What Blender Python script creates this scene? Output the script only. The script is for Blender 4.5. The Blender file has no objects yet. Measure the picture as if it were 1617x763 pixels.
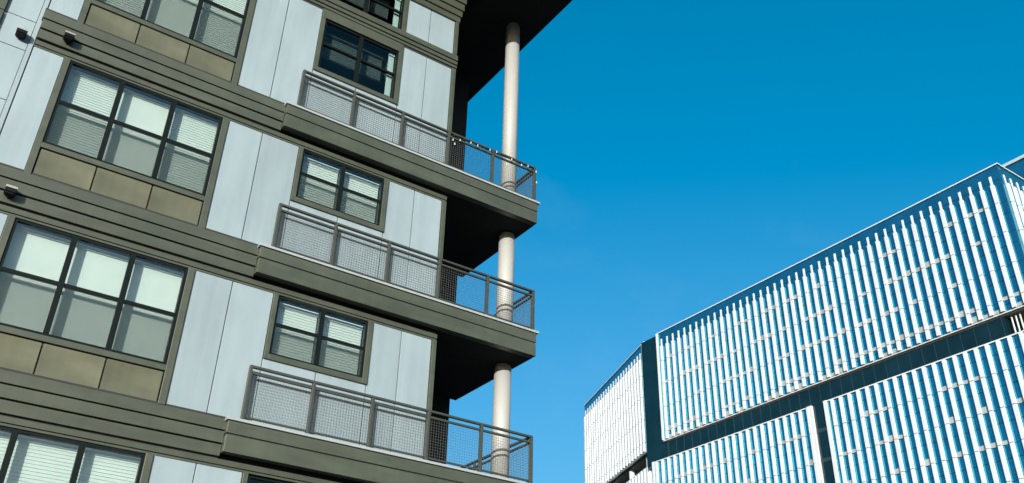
import bpy, bmesh, math, random
from mathutils import Matrix, Vector

random.seed(7)
S = bpy.context.scene
COL = S.collection

# ------------------------------------------------------------------ camera
EYE = 1.6                                    # camera height above the ground
cam_d = bpy.data.cameras.new("camera")
cam = bpy.data.objects.new("camera", cam_d)
COL.objects.link(cam)
S.camera = cam
cam_d.lens = 32.64
cam_d.sensor_width = 36.0
cam_d.clip_end = 3000.0
R = Matrix(((0.824362, -0.305591, -0.476488), (-0.565598, -0.410589, -0.715203), (0.022919, 0.859087, -0.511316)))
cam.matrix_world = Matrix.Translation((0, 0, EYE)) @ R.to_4x4()

# ------------------------------------------------------------------ light
sun_travel = Vector((0.86, 1.0, -0.235)).normalized()
to_sun = -sun_travel
elev = math.asin(to_sun.z)
azim = math.atan2(to_sun.x, to_sun.y)        # clockwise from +Y

world = bpy.data.worlds.new("World")
S.world = world
world.use_nodes = True
nt = world.node_tree
bg = nt.nodes["Background"]
sky = nt.nodes.new("ShaderNodeTexSky")
sky.sky_type = 'NISHITA'
sky.sun_disc = False
sky.sun_elevation = elev
sky.sun_rotation = azim
sky.altitude = 0.0
sky.air_density = 1.0
sky.dust_density = 6.0
sky.ozone_density = 3.0
# richer blue: take a little red and green out of the sky colour, keep it positive
sub = nt.nodes.new("ShaderNodeVectorMath")
sub.operation = 'SUBTRACT'
sub.inputs[1].default_value = (0.45, 0.09, 0.0)
mx_ = nt.nodes.new("ShaderNodeVectorMath")
mx_.operation = 'MAXIMUM'
mx_.inputs[1].default_value = (0.0, 0.0, 0.0)
nt.links.new(sky.outputs[0], sub.inputs[0])
nt.links.new(sub.outputs[0], mx_.inputs[0])
# thin veils of cirrus
tcw = nt.nodes.new("ShaderNodeTexCoord")
mpw = nt.nodes.new("ShaderNodeMapping")
mpw.inputs["Rotation"].default_value = (0.2, 0.3, 0.7)
mpw.inputs["Scale"].default_value = (2.0, 5.5, 6.0)
nzw = nt.nodes.new("ShaderNodeTexNoise")
nzw.inputs["Scale"].default_value = 1.6
nzw.inputs["Detail"].default_value = 7.0
nzw.inputs["Roughness"].default_value = 0.58
rpw = nt.nodes.new("ShaderNodeValToRGB")
rpw.color_ramp.elements[0].position = 0.56
rpw.color_ramp.elements[0].color = (0, 0, 0, 1)
rpw.color_ramp.elements[1].position = 0.85
rpw.color_ramp.elements[1].color = (0.05, 0.05, 0.05, 1)
mixw = nt.nodes.new("ShaderNodeMixRGB")
mixw.inputs["Color2"].default_value = (2.2, 2.5, 2.6, 1)
nt.links.new(tcw.outputs["Generated"], mpw.inputs["Vector"])
nt.links.new(mpw.outputs[0], nzw.inputs["Vector"])
nt.links.new(nzw.outputs["Fac"], rpw.inputs["Fac"])
nt.links.new(rpw.outputs["Color"], mixw.inputs["Fac"])
nt.links.new(mx_.outputs[0], mixw.inputs["Color1"])
hsv = nt.nodes.new("ShaderNodeHueSaturation")
hsv.inputs["Saturation"].default_value = 1.06
nt.links.new(mixw.outputs[0], hsv.inputs["Color"])
nt.links.new(hsv.outputs[0], bg.inputs["Color"])
bg.inputs["Strength"].default_value = 0.15

sun_d = bpy.data.lights.new("sun", 'SUN')
sun_d.energy = 4.0
sun_d.angle = math.radians(0.5)
sun_d.color = (1.0, 0.96, 0.90)
sun = bpy.data.objects.new("sun", sun_d)
COL.objects.link(sun)
sun.rotation_euler = sun_travel.to_track_quat('-Z', 'Y').to_euler()
sun.location = (-30, -30, 40)

S.view_settings.view_transform = 'Standard'
S.view_settings.look = 'None'
S.view_settings.exposure = 1.0
S.view_settings.gamma = 1.0
S.view_settings.use_curve_mapping = False

# ------------------------------------------------------------------ materials
def mat(name, base, rough=0.6, metal=0.0, var=0.08, scale=3.0, stretch=(1, 1, 1), bump=0.0, bscale=60.0, spec=0.5, streak=0.0, rnd=0.0):
    m = bpy.data.materials.new(name)
    m.use_nodes = True
    t = m.node_tree
    b = t.nodes["Principled BSDF"]
    b.inputs["Roughness"].default_value = rough
    b.inputs["Metallic"].default_value = metal
    b.inputs["Specular IOR Level"].default_value = spec
    b.inputs["Base Color"].default_value = (*base, 1)
    tc = t.nodes.new("ShaderNodeTexCoord")
    if var > 0:
        mp = t.nodes.new("ShaderNodeMapping")
        mp.inputs["Scale"].default_value = stretch
        t.links.new(tc.outputs["Object"], mp.inputs["Vector"])
        n = t.nodes.new("ShaderNodeTexNoise")
        n.inputs["Scale"].default_value = scale
        n.inputs["Detail"].default_value = 6.0
        n.inputs["Roughness"].default_value = 0.6
        t.links.new(mp.outputs[0], n.inputs["Vector"])
        r = t.nodes.new("ShaderNodeValToRGB")
        r.color_ramp.elements[0].position = 0.3
        r.color_ramp.elements[1].position = 0.7
        r.color_ramp.elements[0].color = (*[c * (1 - var) for c in base], 1)
        r.color_ramp.elements[1].color = (*[min(1, c * (1 + var)) for c in base], 1)
        t.links.new(n.outputs["Fac"], r.inputs["Fac"])
        out = r.outputs["Color"]
        if streak > 0:                           # rain streaks running down
            mp2 = t.nodes.new("ShaderNodeMapping")
            mp2.inputs["Scale"].default_value = (7.0, 7.0, 0.35)
            t.links.new(tc.outputs["Object"], mp2.inputs["Vector"])
            n3 = t.nodes.new("ShaderNodeTexNoise")
            n3.inputs["Scale"].default_value = 1.0
            n3.inputs["Detail"].default_value = 5.0
            t.links.new(mp2.outputs[0], n3.inputs["Vector"])
            mr = t.nodes.new("ShaderNodeMapRange")
            mr.inputs["From Min"].default_value = 0.35
            mr.inputs["From Max"].default_value = 0.7
            mr.inputs["To Min"].default_value = 1.0 - streak
            mr.inputs["To Max"].default_value = 1.0
            t.links.new(n3.outputs["Fac"], mr.inputs["Value"])
            ml = t.nodes.new("ShaderNodeVectorMath")
            ml.operation = 'SCALE'
            t.links.new(out, ml.inputs[0])
            t.links.new(mr.outputs[0], ml.inputs["Scale"])
            out = ml.outputs[0]
        if rnd > 0:                              # piece-to-piece shade
            oi = t.nodes.new("ShaderNodeObjectInfo")
            mr2 = t.nodes.new("ShaderNodeMapRange")
            mr2.inputs["To Min"].default_value = 1.0 - rnd
            mr2.inputs["To Max"].default_value = 1.0 + rnd
            t.links.new(oi.outputs["Random"], mr2.inputs["Value"])
            ml2 = t.nodes.new("ShaderNodeVectorMath")
            ml2.operation = 'SCALE'
            t.links.new(out, ml2.inputs[0])
            t.links.new(mr2.outputs[0], ml2.inputs["Scale"])
            out = ml2.outputs[0]
        t.links.new(out, b.inputs["Base Color"])
    if bump > 0:
        n2 = t.nodes.new("ShaderNodeTexNoise")
        n2.inputs["Scale"].default_value = bscale
        n2.inputs["Detail"].default_value = 3.0
        t.links.new(tc.outputs["Object"], n2.inputs["Vector"])
        bp = t.nodes.new("ShaderNodeBump")
        bp.inputs["Strength"].default_value = bump
        bp.inputs["Distance"].default_value = 0.01
        t.links.new(n2.outputs["Fac"], bp.inputs["Height"])
        t.links.new(bp.outputs[0], b.inputs["Normal"])
    return m

def glass_mat(name, tint, boost=0.04):
    m = bpy.data.materials.new(name)
    m.use_nodes = True
    t = m.node_tree
    for n in list(t.nodes):
        t.nodes.remove(n)
    o = t.nodes.new("ShaderNodeOutputMaterial")
    mix = t.nodes.new("ShaderNodeMixShader")
    tr = t.nodes.new("ShaderNodeBsdfTransparent")
    tr.inputs["Color"].default_value = (*tint, 1)
    gl = t.nodes.new("ShaderNodeBsdfGlossy")
    gl.inputs["Roughness"].default_value = 0.02
    # Schlick reflectance, the same from both sides of the pane
    fr = t.nodes.new("ShaderNodeLayerWeight")
    fr.inputs["Blend"].default_value = 0.5
    pw = t.nodes.new("ShaderNodeMath")
    pw.operation = 'POWER'
    pw.inputs[1].default_value = 5.0
    t.links.new(fr.outputs["Facing"], pw.inputs[0])
    ad = t.nodes.new("ShaderNodeMath")
    ad.operation = 'ADD'
    ad.use_clamp = True
    ad.inputs[1].default_value = boost
    t.links.new(pw.outputs[0], ad.inputs[0])
    t.links.new(ad.outputs[0], mix.inputs[0])
    t.links.new(tr.outputs[0], mix.inputs[1])
    t.links.new(gl.outputs[0], mix.inputs[2])
    t.links.new(mix.outputs[0], o.inputs["Surface"])
    return m

def screen_mat(name, col, alpha):
    m = bpy.data.materials.new(name)
    m.use_nodes = True
    t = m.node_tree
    b = t.nodes["Principled BSDF"]
    b.inputs["Base Color"].default_value = (*col, 1)
    b.inputs["Roughness"].default_value = 0.8
    b.inputs["Specular IOR Level"].default_value = 0.1
    b.inputs["Alpha"].default_value = alpha
    return m

M = {
    'panel': mat("painted_panel", (0.182, 0.238, 0.266), 0.55, streak=0.10, rnd=0.05, var=0.10, scale=1.3, stretch=(1, 1, 0.5), bump=0.05),
    'olive': mat("olive_metal", (0.044, 0.052, 0.037), 0.42, streak=0.12, rnd=0.06, var=0.20, scale=2.0, stretch=(0.5, 1, 2), bump=0.03),
    'spandrel': mat("olive_spandrel", (0.105, 0.108, 0.07), 0.36, metal=0.3, streak=0.12, rnd=0.05, var=0.16, scale=2.2, stretch=(0.6, 1, 1.6)),
    'darkgap': mat("dark_joint", (0.012, 0.014, 0.014), 0.8, var=0.0),
    'frame': mat("black_window_frame", (0.003, 0.006, 0.006), 0.5, var=0.0, spec=0.12),
    'shade_black': mat("painted_shade", (0.016, 0.020, 0.020), 0.85, var=0.15, scale=2.0, spec=0.2),  # shade of the recess and undersides put into the base colour
    'interior': mat("dark_room", (0.03, 0.035, 0.035), 0.9, var=0.3, scale=1.5),
    'blind': mat("white_blind", (0.38, 0.44, 0.42), 0.6, var=0.04, scale=2.0),
    'reflect_slats': mat("reflection_slats", (0.05, 0.06, 0.06), 0.6, var=0.2, scale=1.5),
    'flash': mat("pale_flashing", (0.22, 0.25, 0.26), 0.4, var=0.06, scale=4.0),
    'rail': mat("olive_railing", (0.030, 0.034, 0.027), 0.45, var=0.08, scale=6.0),
    'wire': mat("galvanised_wire", (0.08, 0.085, 0.085), 0.4, metal=0.2, var=0.0),
    'column': mat("cream_column_paint", (0.265, 0.272, 0.265), 0.55, streak=0.08, var=0.05, scale=2.0, stretch=(1, 1, 0.3), bump=0.04),
    'cream': mat("cream_enamel", (0.24, 0.235, 0.20), 0.4, var=0.05),
    'bulb': mat("frosted_bulb", (0.40, 0.41, 0.40), 0.2, var=0.0),
    'cable': mat("black_cable", (0.015, 0.015, 0.015), 0.6, var=0.0),
    'fin': mat("white_fin", (0.40, 0.437, 0.46), 0.45, rnd=0.05, var=0.05, scale=0.6, stretch=(1, 1, 0.3)),
    'sill': mat("pale_grey_spandrel", (0.20, 0.24, 0.255), 0.5, rnd=0.15, var=0.12, scale=0.5),
    'blueglass': mat("blue_coated_glass", (0.033, 0.27, 0.40), 0.10, metal=0.9, var=0.18, scale=0.35),
    'darkglass': mat("dark_teal_glass", (0.003, 0.012, 0.017), 0.14, var=0.35, scale=0.3),
    'cap': mat("pale_roof_cap", (0.26, 0.32, 0.35), 0.4, var=0.03),
    'soffit': mat("brown_grey_soffit", (0.12, 0.11, 0.09), 0.7, var=0.2, scale=0.4),
    'core': mat("core_concrete", (0.16, 0.17, 0.17), 0.8, var=0.2, scale=0.5),
    'asphalt': mat("asphalt", (0.05, 0.05, 0.052), 0.9, var=0.25, scale=1.5, bump=0.3, bscale=40),
    'glass': glass_mat("window_glass", (0.95, 0.975, 0.965), 0.085),
    'glass_plain': glass_mat("plain_window_glass", (0.80, 0.86, 0.86), 0.025),
    'screen': screen_mat("insect_screen", (0.03, 0.045, 0.04), 0.21),
}

# ------------------------------------------------------------------ mesh helpers
class MB:
    def __init__(self):
        self.bm = bmesh.new()

    def box(self, x0, x1, y0, y1, z0, z1, bev=0.0, mi=0):
        vs = [self.bm.verts.new((x, y, z)) for x in (x0, x1) for y in (y0, y1) for z in (z0, z1)]
        fs = []
        for q in ((0, 1, 3, 2), (4, 6, 7, 5), (0, 4, 5, 1), (2, 3, 7, 6), (0, 2, 6, 4), (1, 5, 7, 3)):
            f = self.bm.faces.new([vs[i] for i in q])
            f.material_index = mi
            fs.append(f)
        if bev > 0:
            es = list({e for f in fs for e in f.edges})
            bmesh.ops.bevel(self.bm, geom=es, offset=bev, segments=2, affect='EDGES', profile=0.5)
        return self

    def tube(self, a, b, r, n=10, caps=True, r2=None):
        a, b = Vector(a), Vector(b)
        q = (b - a).to_track_quat('Z', 'Y')
        r2 = r if r2 is None else r2
        A = [self.bm.verts.new(a + q @ Vector((r * math.cos(2 * math.pi * i / n), r * math.sin(2 * math.pi * i / n), 0))) for i in range(n)]
        B = [self.bm.verts.new(b + q @ Vector((r2 * math.cos(2 * math.pi * i / n), r2 * math.sin(2 * math.pi * i / n), 0))) for i in range(n)]
        for i in range(n):
            f = self.bm.faces.new((A[i], A[(i + 1) % n], B[(i + 1) % n], B[i]))
            f.smooth = n > 6
        if caps:
            self.bm.faces.new(A[::-1])
            self.bm.faces.new(B)
        return self

    def obj(self, name, mats, parent=None, matrix=None):
        bmesh.ops.recalc_face_normals(self.bm, faces=self.bm.faces[:])
        me = bpy.data.meshes.new(name)
        self.bm.to_mesh(me)
        self.bm.free()
        for m in (mats if isinstance(mats, (list, tuple)) else [mats]):
            me.materials.append(m)
        o = bpy.data.objects.new(name, me)
        COL.objects.link(o)
        if parent:
            o.parent = parent
        if matrix is not None:
            o.matrix_local = matrix
        return o

def thing(name, label, cat, loc=(0, 0, 0), group=None):
    o = bpy.data.objects.new(name, None)
    COL.objects.link(o)
    o.location = loc
    o['label'] = label
    o['category'] = cat
    if group:
        o['group'] = group
    return o

# ------------------------------------------------------------------ ground
g = MB()
g.box(-900, 1100, -900, 1100, -0.5, 0.0)
go = g.obj('ground', M['asphalt'])
go['kind'] = 'structure'

# ================================================================== APARTMENT BUILDING
# All heights below are relative to the camera (EYE added by the root's location).
AB = thing('apartment_building',
           'grey panelled apartment block with olive bands and wire railed corner balconies beside the cream column',
           'building', (0, 0, EYE))
D = 14.0                          # facade plane
FL = {1: 11.085, 2: 7.985, 3: 4.885, 4: 1.785}   # floor lines
TOPF = 14.22                      # floor line of the top storey
XL, XR = -0.19, 7.675
GZ = -EYE

# dark core behind the rooms
c = MB()
c.box(-6.0, XR - 0.02, 15.3, 22.0, GZ, 16.7)
c.box(-6.0, XR - 0.02, 14.2, 15.3, GZ, 0.6)
c.obj('room_core', M['interior'], AB)

# side wall at the recessed corner and the recess back wall
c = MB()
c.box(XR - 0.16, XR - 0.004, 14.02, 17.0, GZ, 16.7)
c.obj('return_wall', M['shade_black'], AB)
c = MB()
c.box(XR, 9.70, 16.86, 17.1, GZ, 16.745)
c.obj('recess_wall', M['shade_black'], AB)

def panel(x0, x1, z0, z1, y=D, t=0.18):
    m = MB()
    m.box(x0 + 0.008, x1 - 0.008, y, y + t, z0, z1, bev=0.004)
    return m.obj('wall_panel', M['panel'], AB)

def joints(specs):
    for (x0, x1, z0, z1) in specs:
        m = MB()
        m.box(x0, x1, D + 0.03, D + 0.19, z0, z1)
        m.obj('joint_backing', M['darkgap'], AB)

def big_window(zf, ztop, kind):
    """three-bay window; zf floor, ztop underside of the head band"""
    sill = zf + 0.667
    head = ztop - 0.015
    x0, x1 = 0.405, 2.98
    w = MB()                                                  # olive surround
    w.box(0.29, x0 - 0.02, D - 0.035, D + 0.16, zf + 0.03, ztop, bev=0.004)
    w.box(x1 + 0.02, 3.107, D - 0.035, D + 0.16, zf + 0.03, ztop, bev=0.004)
    w.box(x0 - 0.018, x1 + 0.018, D - 0.03, D + 0.16, zf + 0.563, sill - 0.012, bev=0.004)
    win = w.obj('window', M['olive'], AB)
    f = MB()
    yf0, yf1 = D - 0.012, D + 0.05
    f.box(x0 - 0.018, x0 + 0.028, yf0, yf1, sill - 0.01, head)
    f.box(x1 - 0.028, x1 + 0.018, yf0, yf1, sill - 0.01, head)
    f.box(x0 + 0.03, x1 - 0.03, yf0 + 0.002, yf1 - 0.002, head - 0.035, head)
    f.box(x0 + 0.03, x1 - 0.03, yf0 + 0.002, yf1 - 0.002, sill - 0.01, sill + 0.03)
    bays = [x0 + 0.028, 1.25, 2.13, x1 - 0.028]
    for xm in bays[1:3]:
        f.box(xm - 0.042, xm + 0.042, yf0 - 0.006, yf1, sill + 0.032, head - 0.037)
    zm = (sill + head) / 2
    for i in range(3):
        a, b = bays[i] + (0.044 if i else 0.002), bays[i + 1] - (0.044 if i < 2 else 0.002)
        f.box(a, b, yf0 + 0.004, yf1 - 0.004, zm - 0.028, zm + 0.028)
    f.obj('frame', M['frame'], win)
    for i in range(3):
        a, b = bays[i] + (0.046 if i else 0.002), bays[i + 1] - (0.046 if i < 2 else 0.002)
        gl = MB()
        gl.box(a, b, D + 0.018, D + 0.024, zm + 0.03, head - 0.037)
        gl.box(a, b, D + 0.026, D + 0.032, sill + 0.032, zm - 0.03)
        gl.obj('pane', M['glass'], win)
        if kind != 'open':
            sc = MB()
            sc.box(a + 0.004, b - 0.004, D + 0.002, D + 0.005, sill + 0.034, zm - 0.032)
            sc.obj('insect_screen', M['screen'], win)
        blind(win, a - 0.03, b + 0.03, sill + 0.02, head - 0.01, 'slat' if kind in ('slat', 'open') or (kind == 'mixed' and i != 1) else 'roller')
    # three spandrel panels under the window
    xs = [0.392, 1.25, 2.137, 2.995]
    for i in range(3):
        spandrel(xs[i] + (0.026 if i == 0 else 0.018), xs[i + 1] - (0.024 if i == 2 else 0.018), zf + 0.042, zf + 0.535)
    b = MB()
    b.box(0.385, 3.0, D + 0.05, D + 0.16, zf + 0.0, zf + 0.56)
    b.obj('joint_backing', M['darkgap'], AB)
    return win

def spandrel(x0, x1, z0, z1):
    bm = bmesh.new()
    nx, nz = 12, 8
    V = []
    for j in range(nz + 1):
        row = []
        for i in range(nx + 1):
            u, v = i / nx, j / nz
            d = -0.022 * (1 - (2 * u - 1) ** 2) * (1 - (2 * v - 1) ** 2)
            row.append(bm.verts.new((x0 + (x1 - x0) * u, D - 0.012 - d, z0 + (z1 - z0) * v)))
        V.append(row)
    for j in range(nz):
        for i in range(nx):
            f = bm.faces.new((V[j][i], V[j][i + 1], V[j + 1][i + 1], V[j + 1][i]))
            f.smooth = True
    m = MB()
    m.bm.free()
    m.bm = bm
    m.box(x0, x1, D + 0.0115, D + 0.045, z0, z1)
    fr = 0.006
    m.box(x0 - fr, x0, D - 0.011, D + 0.045, z0, z1)
    m.box(x1, x1 + fr, D - 0.011, D + 0.045, z0, z1)
    m.box(x0, x1, D - 0.011, D + 0.045, z0 - fr, z0)
    m.box(x0, x1, D - 0.011, D + 0.045, z1, z1 + fr)
    return m.obj('spandrel_panel', M['spandrel'], AB)

def blind(win, x0, x1, z0, z1, style, y=D + 0.205, mk='blind'):
    m = MB()
    if style == 'slat':
        n = int((z1 - z0) / 0.05)
        prof = []
        for i in range(n):
            za = z0 + i * 0.05
            prof += [(za, y - 0.007), (za + 0.044, y + 0.004), (za + 0.0485, y + 0.004)]
        A = [(m.bm.verts.new((x0, b, a)), m.bm.verts.new((x1, b, a))) for a, b in prof]
        for p0, p1 in zip(A[:-1], A[1:]):
            m.bm.faces.new((p0[0], p0[1], p1[1], p1[0]))
    else:
        # softly waved roller cloth
        n = 24
        rows = []
        for i in range(n + 1):
            x = x0 + (x1 - x0) * i / n
            yy = y + random.uniform(-.0006, .0006)
            rows.append((m.bm.verts.new((x, yy, z0)), m.bm.verts.new((x, yy, z1))))
        for i in range(n):
            f = m.bm.faces.new((rows[i][0], rows[i + 1][0], rows[i + 1][1], rows[i][1]))
            f.smooth = True
    m.box(x0, x1, y - 0.035, y + 0.03, z1 - 0.07, z1)
    return m.obj('blind', M[mk], win)

def small_window(sill, head, kind, x0=4.568, x1=6.25, bottom_trim=True):
    w = MB()
    w.box(4.473, x0 - 0.015, D - 0.04, D + 0.16, sill - 0.105, head + 0.03, bev=0.004)
    w.box(x1 + 0.015, 6.36, D - 0.04, D + 0.16, sill - 0.105, head + 0.03, bev=0.004)
    if bottom_trim:
        w.box(x0 - 0.013, x1 + 0.013, D - 0.038, D + 0.16, sill - 0.105, sill - 0.008, bev=0.004)
    win = w.obj('window', M['olive'], AB)
    f = MB()
    yf0, yf1 = D - 0.012, D + 0.05
    f.box(x0 - 0.013, x0 + 0.025, yf0, yf1, sill - 0.008, head)
    f.box(x1 - 0.025, x1 + 0.013, yf0, yf1, sill - 0.008, head)
    f.box(x0 + 0.027, x1 - 0.027, yf0 + 0.002, yf1 - 0.002, head - 0.03, head)
    f.box(x0 + 0.027, x1 - 0.027, yf0 + 0.002, yf1 - 0.002, sill - 0.008, sill + 0.028)
    xm = 5.395
    f.box(xm - 0.042, xm + 0.042, yf0 - 0.006, yf1, sill + 0.03, head - 0.032)
    zm = (sill + head) / 2 + 0.02
    f.box(x0 + 0.027, xm - 0.044, yf0 + 0.004, yf1 - 0.004, zm - 0.025, zm + 0.025)
    f.box(xm + 0.044, x1 - 0.027, yf0 + 0.004, yf1 - 0.004, zm - 0.025, zm + 0.025)
    f.obj('frame', M['frame'], win)
    for a, b in ((x0 + 0.027, xm - 0.044), (xm + 0.044, x1 - 0.027)):
        gl = MB()
        gl.box(a, b, D + 0.018, D + 0.024, zm + 0.027, head - 0.032)
        gl.box(a, b, D + 0.026, D + 0.032, sill + 0.03, zm - 0.027)
        gl.obj('pane', M['glass' if kind == 'blind' else 'glass_plain'], win)
        if kind in ('blind',):
            sc = MB()
            sc.box(a + 0.004, b - 0.004, D + 0.002, D + 0.005, sill + 0.032, zm - 0.029)
            sc.obj('insect_screen', M['screen'], win)
            blind(win, a - 0.03, b + 0.03, sill + 0.02, head - 0.01, 'slat')
    if kind == 'dark':
        blind(win, x0 + 0.02, x1 - 0.2, sill + (head - sill) * 0.45, head - 0.03, 'slat', D + 0.32, 'reflect_slats')  # dark slats added to stand in for reflections in the pane
        blind(win, x1 - 0.16, x1 - 0.03, sill + 0.02, head - 0.01, 'roller', D + 0.10)
    return win

# --- floor bands (stepped boards) --------------------------------------------
def floor_band(zt, x_end, short=False):
    b = MB()
    g_ = 0.022
    if short:
        steps = [(0.03, -0.13, 13.93, 0.00), (-0.13, -0.24, 13.945, 0.0), (-0.24, -0.33, 13.96, 0.0)]
    else:
        steps = [(0.0, -0.195, 13.90, -0.03), (-0.195, -0.40, 13.908, -0.01), (-0.40, -0.60, 13.93, 0.0)]
    for a, bb, y, dx in steps:
        b.box(XL + dx, x_end, y, D + 0.15, zt + bb + g_, zt + a, bev=0.004)
    b.box(XL - 0.0, x_end, 13.99, D + 0.15, zt + steps[-1][1] - 0.02, zt + steps[0][0] - 0.01, mi=1)
    return b.obj('floor_band', [M['olive'], M['darkgap']], AB)

def head_trim(zt, x0, x1, z0, z1):
    b = MB()
    b.box(x0, x1, D - 0.025, D + 0.16, z0 + 0.045, z1 - 0.004, bev=0.004)
    b.box(x0, x1 - 0.01, D - 0.012, D + 0.16, z0, z0 + 0.036, bev=0.004)
    return b.obj('head_trim', M['olive'], AB)

for lv in (1, 2, 3, 4):
    floor_band(FL[lv], 4.05)
    rb = MB()                                        # dark reglet line along the band top
    zr_ = FL[lv] + 0.085 * FL[lv] / D + 0.032
    rb.box(XL - 0.03, 4.05, 13.985, D + 0.1, FL[lv] + 0.001, zr_)
    rb.obj('reglet', M['darkgap'], AB)
    hb = MB()                                        # board set back and coloured near black as the slab's shadow
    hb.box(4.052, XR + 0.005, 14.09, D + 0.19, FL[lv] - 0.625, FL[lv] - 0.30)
    hb.obj('shadow_board', M['shade_black'], AB)
    head_trim(FL[lv], XL, XR + 0.01, FL[lv] - 0.735, FL[lv] - 0.60)

floor_band(TOPF, XR + 0.02, short=True)

# --- storeys ---------------------------------------------------------------
storeys = [  # floor, top of panels, kind of big, kind of small
    (FL[1], 13.88, 'mixed', 'dark'),
    (FL[2], FL[1] - 0.735, 'mixed', 'blind'),
    (FL[3], FL[2] - 0.735, 'roller', 'blind'),
    (FL[4], FL[3] - 0.735, 'open', 'empty'),
]
for zf, zt, kb, ks in storeys:
    zb = zf + 0.026
    panel(XL + 0.0, 0.29, zb, zt)
    panel(3.107, 3.752, zb, zt)
    panel(3.752, 4.473, zb, zt)
    sill = zf + 1.27
    head = zt - 0.03 if zf != FL[1] else 13.63
    panel(4.473, 5.42, zb, sill - 0.107)
    panel(5.42, 6.36, zb, sill - 0.107)
    panel(6.36, 6.955, zb, zt)
    panel(6.955, 7.588, zb, zt)
    joints([(3.74, 3.765, zb, zt), (6.943, 6.967, zb, zt), (5.408, 5.432, zb, sill - 0.12), (XL, XL + 0.02, zb, zt)])
    big_window(zf, zt, kb)
    small_window(sill, head, ks)
    if zf == FL[1]:
        m = MB()
        m.box(4.473, 6.36, D - 0.04, D + 0.16, head + 0.032, zt + 0.01, bev=0.004)
        m.obj('head_trim', M['olive'], AB)
    ct = MB()
    ct.box(7.59, XR, D - 0.04, D + 0.2, zb, zt, bev=0.004)
    ct.obj('corner_trim', M['olive'], AB)

# top storey above the short band
zb = TOPF + 0.035
for a, b in ((XL, 0.29), (3.107, 3.752), (3.752, 4.473), (6.37, 6.955), (6.955, 7.588)):
    panel(a, b, zb, 15.29)
joints([(6.943, 6.967, zb, 15.29)])
m = MB()
m.box(0.29, 3.107, D, D + 0.18, zb, 15.29)
m.obj('wall_panel', M['panel'], AB)
small_window(TOPF + 0.05, 15.28, 'dark')
ct = MB()
ct.box(7.59, XR, D - 0.04, D + 0.2, zb, 15.29, bev=0.004)
ct.obj('corner_trim', M['olive'], AB)
# stepped cornice under the roof
c = MB()
for k, (za, zb_) in enumerate(((15.29, 15.44), (15.455, 15.62), (15.635, 15.83), (15.845, 16.05), (16.065, 16.745))):
    c.box(XL, XR + 0.02 + 0.03 * k, D - 0.05 - 0.03 * k, D + 0.2, za, zb_, bev=0.004)
c.box(XL, XR, D - 0.02, D + 0.19, 15.3, 16.74, mi=1)
c.obj('cornice', [M['olive'], M['darkgap']], AB)
# broad roof overhang
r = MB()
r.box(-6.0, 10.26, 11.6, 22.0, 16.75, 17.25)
r.obj('roof_overhang', M['shade_black'], AB)

# left wing: flush wall with wide seams
lw = MB()
zs = [GZ, 1.2, 2.9, 4.0, 6.0, 7.13, 7.74, 9.2, 10.228, 10.844, 12.4, 13.9, 15.29]
for a, b in zip(zs[:-1], zs[1:]):
    lw.box(-0.76, XL - 0.09, D + 0.035, D + 0.2, a + 0.006, b - 0.006, bev=0.003)
lw.box(-0.75, XL - 0.095, D + 0.06, D + 0.19, GZ, 15.28, mi=1)
lw.obj('wall_panel', [M['panel'], M['darkgap']], AB)
lt = MB()
lt.box(XL - 0.082, XL - 0.012, D + 0.015, D + 0.2, GZ, 15.29, bev=0.004)
lt.obj('corner_trim', M['panel'], AB)
lo = MB()
lo.box(-1.02, -0.765, D - 0.03, D + 0.2, GZ, 10.80, bev=0.004)
lo.box(-1.02, -0.765, D - 0.03, D + 0.2, 10.815, 15.29, bev=0.004)
lo.box(-6.0, -1.022, D, D + 0.2, GZ, 15.29)
lo.obj('corner_trim', M['olive'], AB)
pl = MB()
pl.box(-0.18, XR, D - 0.01, D + 0.2, GZ, FL[4] - 0.74)
pl.obj('wall', M['core'], AB)

# --- balconies ---------------------------------------------------------------
PX = [4.27, 5.36, 6.455, 7.557, 8.67, 9.785]
YR_ = 13.86
BX0, BX1 = 4.05, 9.84

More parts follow.
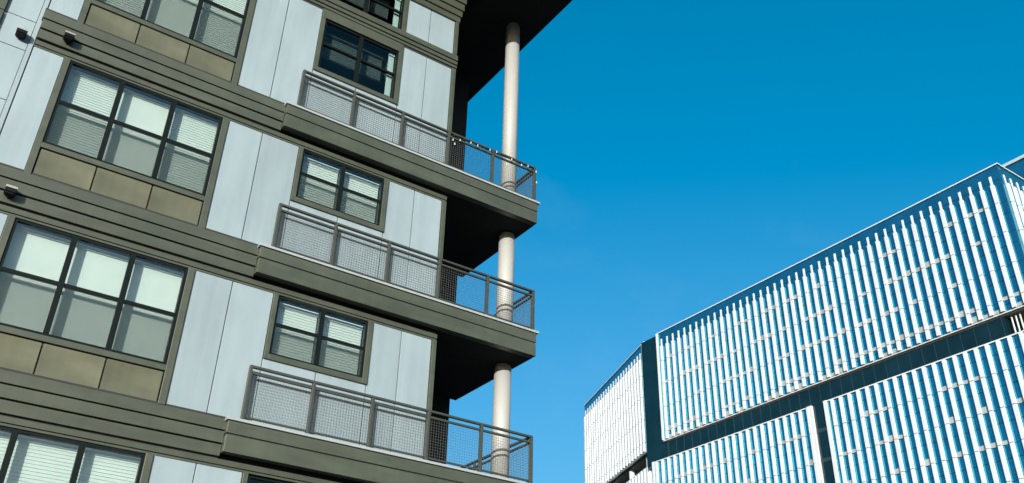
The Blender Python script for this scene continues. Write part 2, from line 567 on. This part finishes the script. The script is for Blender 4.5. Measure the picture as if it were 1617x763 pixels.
def balcony(zt):
    s = MB()
    zb_ = zt - 0.53
    # front fascia: two boards and a pale flashing on top
    s.box(BX0, BX1, 13.80, 13.96, zt - 0.235, zt - 0.045, bev=0.004, mi=0)
    s.box(BX0 + 0.005, BX1 - 0.005, 13.805, 13.96, zb_, zt - 0.258, bev=0.004, mi=0)
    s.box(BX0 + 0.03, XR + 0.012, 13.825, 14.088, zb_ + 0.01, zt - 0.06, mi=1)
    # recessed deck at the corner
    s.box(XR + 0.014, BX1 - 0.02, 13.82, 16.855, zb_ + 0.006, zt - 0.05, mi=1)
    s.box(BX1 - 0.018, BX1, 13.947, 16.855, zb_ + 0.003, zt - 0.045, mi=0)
    bal = s.obj('balcony', [M['olive'], M['shade_black']], AB)
    f = MB()
    f.box(BX0 - 0.03, BX1 + 0.05, 13.775, 13.99, zt - 0.034, zt + 0.012, bev=0.005)
    f.box(XR + 0.03, BX1 + 0.05, 13.992, 16.85, zt - 0.034, zt + 0.010)
    f.obj('flashing', M['flash'], bal)
    zr = zt + 0.93
    for i, px in enumerate(PX):
        p = MB()
        p.box(px - 0.025, px + 0.025, YR_ - 0.035, YR_ + 0.035, zt + 0.012, zr - 0.03, bev=0.003)
        p.box(px - 0.05, px + 0.05, YR_ - 0.045, YR_ + 0.045, zt + 0.0125, zt + 0.022)
        p.obj('post', M['rail'], bal)
    yb = [14.9, 15.85, 16.78]
    for y in yb:
        p = MB()
        p.box(PX[-1] - 0.018, PX[-1] + 0.018, y - 0.024, y + 0.024, zt + 0.012, zr - 0.03, bev=0.003)
        p.obj('post', M['rail'], bal)
    def rail(name, za, zb2, w):
        t = MB()
        t.box(PX[0] - 0.024, PX[-1] + 0.024, YR_ - w, YR_ + w, za, zb2, bev=0.003)
        t.box(PX[-1] - w, PX[-1] + w, YR_ + w + 0.001, 16.85, za + 0.001, zb2 - 0.001, bev=0.003)
        t.obj(name, M['rail'], bal)
    rail('top_rail', zr - 0.029, zr + 0.010, 0.03)
    rail('middle_rail', zt + 0.794, zt + 0.832, 0.022)
    rail('bottom_rail', zt + 0.062, zt + 0.092, 0.0165)
    # woven wire panels
    za, zb2 = zt + 0.094, zt + 0.793
    for i in range(5):
        w = MB()
        a, b = PX[i] + 0.027, PX[i + 1] - 0.027
        n = 21
        for k in range(n + 1):
            x = a + (b - a) * k / n
            w.box(x - 0.0016, x + 0.0016, YR_ - 0.004, YR_, za, zb2)
        n = 14
        for k in range(n + 1):
            z = za + (zb2 - za) * k / n
            w.box(a, b, YR_ + 0.0005, YR_ + 0.0045, z - 0.0016, z + 0.0016)
        w.obj('mesh_panel', M['wire'], bal)
    ys = [YR_] + yb
    for i in range(3):
        w = MB()
        a, b = ys[i] + 0.026, ys[i + 1] - 0.026
        n = 20
        x = PX[-1]
        for k in range(n + 1):
            y = a + (b - a) * k / n
            w.box(x - 0.004, x, y - 0.0016, y + 0.0016, za, zb2)
        for k in range(15):
            z = za + (zb2 - za) * k / 14
            w.box(x + 0.0005, x + 0.0045, a, b, z - 0.0016, z + 0.0016)
        w.obj('mesh_panel', M['wire'], bal)
    return bal

for lv in (1, 2, 3, 4):
    balcony(FL[lv])

# --- round corner column, storey by storey between the slabs ------------------
CX, CY, CR = 9.60, 14.62, 0.175
col = MB()
zz = [GZ] + [FL[l] - 0.53 for l in (4,)]
segs = [(GZ, FL[4] - 0.53), (FL[4] + 0.012, FL[3] - 0.53), (FL[3] + 0.012, FL[2] - 0.53), (FL[2] + 0.012, FL[1] - 0.53), (FL[1] + 0.012, 16.75)]
for a, b in segs:
    col.tube((CX, CY, a), (CX, CY, b - 0.04), CR, 40)
    col.tube((CX, CY, b - 0.041), (CX, CY, b - 0.001), CR * 0.93, 40)
col.obj('column', M['column'], AB)

# ------------------------------------------------------------------ wall lamps
def wall_lamp(x, y, z, label):
    t = thing('wall_lamp', label, 'wall lamp', (x, y, z + EYE), 'wall lamps on the apartment front')
    m = MB()
    m.box(-0.055, 0.055, -0.02, 0.0, -0.05, 0.05, bev=0.006)
    m.obj('back_plate', M['cream'], t)
    h = MB()
    # hood: sloping top, open underside
    bm = h.bm
    prof = [(-0.022, 0.06), (-0.09, 0.056), (-0.15, 0.035), (-0.175, 0.005), (-0.175, -0.012), (-0.022, -0.012)]
    L = [bm.verts.new((-0.08, a, b)) for a, b in prof]
    Rr = [bm.verts.new((0.08, a, b)) for a, b in prof]
    bm.faces.new(L)
    bm.faces.new(Rr[::-1])
    for i in range(len(prof)):
        j = (i + 1) % len(prof)
        bm.faces.new((L[i], L[j], Rr[j], Rr[i]))
    h.obj('hood', M['cream'], t)
    ln = MB()
    ln.box(-0.078, 0.078, -0.172, -0.024, -0.075, -0.0125, bev=0.004)
    ln.box(-0.06, 0.06, -0.15, -0.04, -0.10, -0.0755, bev=0.004)
    ln.obj('lens', M['frame'], t)
    return t

wall_lamp(0.245, 13.915, FL[1] - 0.40, 'cream wall lamp on the upper olive band above the triple window')
wall_lamp(0.20, 13.915, FL[2] - 0.40, 'cream wall lamp on the lower olive band at the left edge of the photo')
wall_lamp(-0.42, D + 0.035, 10.50, 'wall lamp on the pale panel left of the olive bands')

# ------------------------------------------------------------------ string lights
sl = thing('string_lights', 'string of small clear bulbs wound along the top balcony railing', 'string lights', (8.0, 13.83, FL[1] + 0.9 + EYE))
cb = MB()
prev = None
pts = []
n = 60
for i in range(n + 1):
    t_ = i / n
    x = -0.35 + 2.2 * t_
    z = -0.03 + 0.04 * math.sin(i * 1.05) - 0.05 * abs(math.sin(i * 0.31))
    y = -0.005 + 0.03 * math.cos(i * 1.05)
    pts.append(Vector((x, y, z)))
for a, b in zip(pts[:-1], pts[1:]):
    cb.tube(a, b, 0.004, 5, caps=False)
cb.obj('cable', M['cable'], sl)
proto = None
for i, (t_, dz) in enumerate(((0.0, -.14), (0.02, -.26), (0.08, -.03), (0.2, 0), (0.28, .02), (0.42, 0.0), (0.5, 0.02), (0.62, -.2), (0.68, 0.0), (0.8, -.02), (0.87, .02), (0.97, -.03), (0.985, -.3))):
    p = pts[int(t_ * n)] + Vector((0, -0.03, dz))
    if proto is None:
        bm = bmesh.new()
        bmesh.ops.create_uvsphere(bm, u_segments=10, v_segments=8, radius=0.017)
        for f in bm.faces:
            f.smooth = True
        m = MB(); m.bm.free(); m.bm = bm
        m.tube((0, 0, 0.018), (0, 0, 0.04), 0.010, 8)
        proto = m.obj('bulb', M['bulb'], sl)
        o = proto
    else:
        o = proto.copy()
        COL.objects.link(o)
        o.parent = sl
    o.location = p

# ================================================================== OFFICE BUILDING
OB = thing('office_building', 'white finned office block with blue glass strips across the street', 'building', (100, 75, EYE))
OX, OY = 100.0, 75.0
E_ = 100.0
PITCH = 1.3744
ROOF = 67.45
UP0 = 48.75      # bottom of the upper panel
LO1 = 46.0       # top of the lower panels
UL = [62.25, 58.25, 54.2, 50.2]
LLn = [42.15, 38.15, 34.15, 30.15, 26.15, 22.15, 18.15, 14.15, 10.15, 6.15, 2.15]

def face_matrix(px, py, ux, uy):
    """local x runs along the facade, local -y is its outward normal"""
    ex = Vector((ux, uy, 0)).normalized()
    ez = Vector((0, 0, 1))
    ey = ez.cross(ex)
    Mx = Matrix((ex, ey, ez)).transposed().to_4x4()
    Mx.translation = Vector((px - OX, py - OY, 0))
    return Mx

FW, FD = 0.43, 0.30
def fin_mesh(z0, z1, lines, top_thin, FW=FW, FD=FD):
    m = MB()
    g_ = 0.065
    cuts = sorted([z for z in lines if z0 + 0.3 < z < z1 - 0.3])
    ztop = z1 - (1.35 if top_thin else 0)
    zz = [z0] + cuts + [ztop]
    for a, b in zip(zz[:-1], zz[1:]):
        m.box(-FW / 2, FW / 2, -FD, 0.02, a + (g_ if a != z0 else 0), b, bev=0.012)
    if top_thin:
        m.box(-FW / 2, FW / 2 - 0.12, -0.06, 0.02, ztop + 0.03, z1, bev=0.012)
    bmesh.ops.recalc_face_normals(m.bm, faces=m.bm.faces[:])
    me = bpy.data.meshes.new('fin')
    m.bm.to_mesh(me)
    m.bm.free()
    me.materials.append(M['fin'])
    return me

FIN_COUNT = 0
SILLS = 0
def facade(mx, length, z0, z1, lines, fins_at, top_thin, parapet, edge_l, edge_r, seed, stuff=False, sill_p=0.5, fw=FW, fd=FD):
    """one framed facade panel: trim, glazing, sills and fins"""
    global FIN_COUNT, SILLS
    rnd = random.Random(seed)
    f = MB()
    f.box(0.0, length, -0.02, 0.3, z0, z0 + 0.14)                       # bottom edge
    if edge_l:
        f.box(0.0, edge_l, -0.26, 0.7, z0 + 0.182, z1)
    if edge_r:
        f.box(length - edge_r, length, -0.26, 0.7, z0 + 0.182, z1)
    if not parapet:
        f.box(edge_l + 0.002, length - edge_r - 0.002, -0.1, 0.35, z1 - 0.15, z1)
    else:
        f.box(-0.1, length + 0.1, -0.12, 0.5, z1 + 0.002, z1 + 0.15)
    panel_o = f.obj('facade_panel', M['fin'], OB, mx)
    gz = MB()
    levels = [z0 + 0.185] + sorted(z for z in lines if z0 < z < z1) + [z1 - (0.0 if parapet else 0.225)]
    for a, b in zip(levels[:-1], levels[1:]):
        gz.box(edge_l + 0.003, length - edge_r - 0.003, 0.04, 0.3, a + 0.025, b - 0.025, mi=0)
        zmid = a + (b - a) * 0.62
        gz.box(edge_l + 0.003, length - edge_r - 0.003, 0.02, 0.039, zmid - 0.03, zmid + 0.03, mi=1)
    gz.box(edge_l + 0.004, length - edge_r - 0.004, 0.06, 0.29, levels[0], levels[-1], mi=1)
    gz.obj('glazing', [M['blueglass'], M['darkglass']], panel_o)
    sp = MB()
    rest = False
    for x0, x1 in zip(fins_at[:-1], fins_at[1:]):
        for z in levels[:-1]:
            if z + 0.7 < z1 and rnd.random() < sill_p:
                h = rnd.choice((0.45, 0.55, 0.6, 0.75))
                bx_ = (x0 + FW / 2 + 0.004, x1 - FW / 2 - 0.004, 0.0, 0.038, z + 0.03, z + 0.03 + h)
                if SILLS < 100 and not stuff and z > 36:
                    SILLS += 1
                    one = MB()
                    one.box(*bx_)
                    one.obj('spandrel', M['sill'], panel_o)
                else:
                    sp.box(*bx_)
                    rest = True
    if rest:
        so = sp.obj('spandrel', M['sill'], panel_o)
        so['kind'] = 'stuff'
    zt = z1 - (1.2 if parapet else 0.225)
    me = fin_mesh(z0 + 0.182, zt, lines, top_thin, fw, fd)
    if stuff:
        bm = bmesh.new()
        for x in fins_at:
            k0 = len(bm.verts)
            bm.from_mesh(me)
            bm.verts.ensure_lookup_table()
            for v in bm.verts[k0:]:
                v.co.x += x
        m2 = bpy.data.meshes.new('fin')
        bm.to_mesh(m2)
        bm.free()
        m2.materials.append(M['fin'])
        o = bpy.data.objects.new('fin', m2)
        COL.objects.link(o)
        o.parent = panel_o
        o['kind'] = 'stuff'
    else:
        for x in fins_at:
            o = bpy.data.objects.new('fin', me)
            COL.objects.link(o)
            o.parent = panel_o
            o.location = (x, 0, 0)
            FIN_COUNT += 1
    return panel_o

# west face: local x from the right corner (Y=43.75) towards -Y ... keep x along -Y so that outward normal is -X
# ex = (0,-1,0) -> ey = ez x ex = (1,0,0): outward -y is -X
YB0, YB1 = 43.75, 105.15
mxB = face_matrix(100.0, YB1, 0, -1)
finsB = [(YB1 - (104.04 - PITCH * k)) for k in range(44)]
facade(mxB, YB1 - YB0, UP0, ROOF, UL, finsB, True, True, 0.28, 0.0, 3)
# lower panels
y0, y1 = 75.9, 107.8
mx = face_matrix(100.0, y1, 0, -1)
n = int((y1 - y0 - 1.2) / PITCH)
facade(mx, y1 - y0, GZ, LO1, LLn, [1.0 + PITCH * k for k in range(n + 1)], False, False, 0.3, 0.75, 5)
y0, y1 = 43.75, 73.9
mx = face_matrix(100.0, y1, 0, -1)
facade(mx, y1 - y0, GZ, LO1, LLn, [1.35 + PITCH * k for k in range(21)], False, False, 0.45, 0.0, 8)

# oblique face further left
th = math.radians(19.7)
cd = Vector((math.sin(th), math.cos(th), 0))
C0 = Vector((101.0, 109.45, 0))
LC = 32.4
C1 = C0 + cd * LC
mxC = face_matrix(C1.x, C1.y, -cd.x, -cd.y)
facade(mxC, LC, 48.8, ROOF + 0.4, [62.2, 58.35, 54.5, 50.5], [0.7 + 1.345 * k for k in range(23)], True, True, 0.0, 0.8, 11, stuff=True, sill_p=0.0, fw=0.56, fd=0.34)
facade(mxC @ Matrix.Translation((-0.2, 0, 0)), LC, GZ, LO1 + 0.3, LLn, [0.7 + 1.345 * k for k in range(24)], False, False, 0.0, 0.1, 12, stuff=True, sill_p=0.0, fw=0.56, fd=0.34)

# right-hand end face (faces -Y)
mxD = face_matrix(100.0, YB0, 1, 0)
facade(mxD, 40.0, UP0, ROOF, UL, [0.95 + 1.42 * k for k in range(8)], True, True, 0.0, 0.0, 21, sill_p=0.3)
facade(mxD, 40.0, GZ, LO1, LLn, [0.95 + 1.42 * k for k in range(27)], False, False, 0.0, 0.0, 22, stuff=True, sill_p=0.3)
facade(mxD @ Matrix.Translation((0, 0.01, 0)), 0.3, UP0, UP0 + 0.4, [], [], False, False, 0.0, 0.0, 23)

# solid bodies behind the faces
def solid(x0, x1, ya, yb, z0, z1, m_=MB):
    m = MB()
    m.box(x0 - OX, x1 - OX, ya - OY, yb - OY, z0, z1)
    return m
b = solid(100.32, 139, 44.1, 104.9, UP0 + 0.02, ROOF - 0.1)
b.box(0.32, 39, 44.1 - OY, 105.1 - OY, GZ, LO1 - 0.05)
# prism behind the oblique face
def prism(m, pts, z0, z1):
    A = [m.bm.verts.new((p[0] - OX, p[1] - OY, z0)) for p in pts]
    B = [m.bm.verts.new((p[0] - OX, p[1] - OY, z1)) for p in pts]
    m.bm.faces.new(A[::-1])
    m.bm.faces.new(B)
    for i in range(len(pts)):
        j = (i + 1) % len(pts)
        m.bm.faces.new((A[i], A[j], B[j], B[i]))
nC = Vector((math.cos(th), -math.sin(th), 0))
pp = [C0 + nC * 0.72, C1 + nC * 0.72 - cd * 0.05, C1 + nC * 30, C0 + nC * 30]
prism(b, pp, 48.82, ROOF + 0.3)
prism(b, pp, GZ, LO1 + 0.25)
b.obj('wall', M['core'], OB)

# dark recessed glazing seen in the gaps between the panels
d = MB()
d.box(0.4, 0.55, 48.0 - OY, 108.6 - OY, LO1 - 1, UP0 + 0.3)
d.box(0.12, 0.3, 73.6 - OY, 76.2 - OY, GZ, LO1 + 0.04)
d.box(0.31, 1.36, 104.6 - OY, 109.4 - OY, LO1 - 0.5, ROOF + 0.05)
d.box(0.56, 20.0, 48.0 - OY, 48.15 - OY, LO1 - 1, UP0 + 0.3)
for k in range(34):
    y = 48.4 + 1.75 * k
    d.box(0.375, 0.4, y - 0.02 - OY, y + 0.03 - OY, LO1, UP0 + 0.1, mi=1)
for z in LLn:
    d.box(0.09, 0.12, 73.7 - OY, 76.1 - OY, z, z + 0.5, mi=1)
d.obj('recessed_glazing', [M['darkglass'], mat("dim_mullion", (0.012, 0.028, 0.034), 0.4, var=0.0)], OB)
dc = MB()
prism(dc, [C0 + nC * 3.0, C1 + nC * 3.0, C1 + nC * 3.2, C0 + nC * 3.2], LO1, 48.9)
dc.obj('recessed_glazing', M['blueglass'], OB)

# soffits under the upper blocks
s = MB()
s.box(0.31, 39, 44.4 - OY, 105.0 - OY, UP0 - 0.12, UP0 - 0.01)
prism(s, [C0 + nC * 0.72, C1 + nC * 0.72, C1 + nC * 29, C0 + nC * 29], 48.66, 48.79)
s.obj('soffit', M['soffit'], OB)

# columns in the open storey
def office_column(x, y, z0, z1, r):
    m = MB()
    m.tube((x - OX, y - OY, z0), (x - OX, y - OY, z1), r, 24)
    return m.obj('column', M['fin'], OB)
for t_ in (3.4, 11.2, 19.0, 26.8):
    p = C0 + cd * t_ + nC * 1.2
    office_column(p.x, p.y, LO1 + 0.2, 48.7, 0.5)
for y in (47.5, 47.0, 46.5):
    office_column(101.0, y, LO1 - 0.05, UP0 - 0.1, 0.10)

# taller block behind, on the right
rb = solid(128.3, 150, 20, 75, 50, 85.3)
rb_o = rb.obj('rear_block', M['blueglass'], OB)
cp = solid(128.0, 150, 19.8, 75.2, 85.302, 85.8)
cp.obj('roof_cap', M['cap'], rb_o)
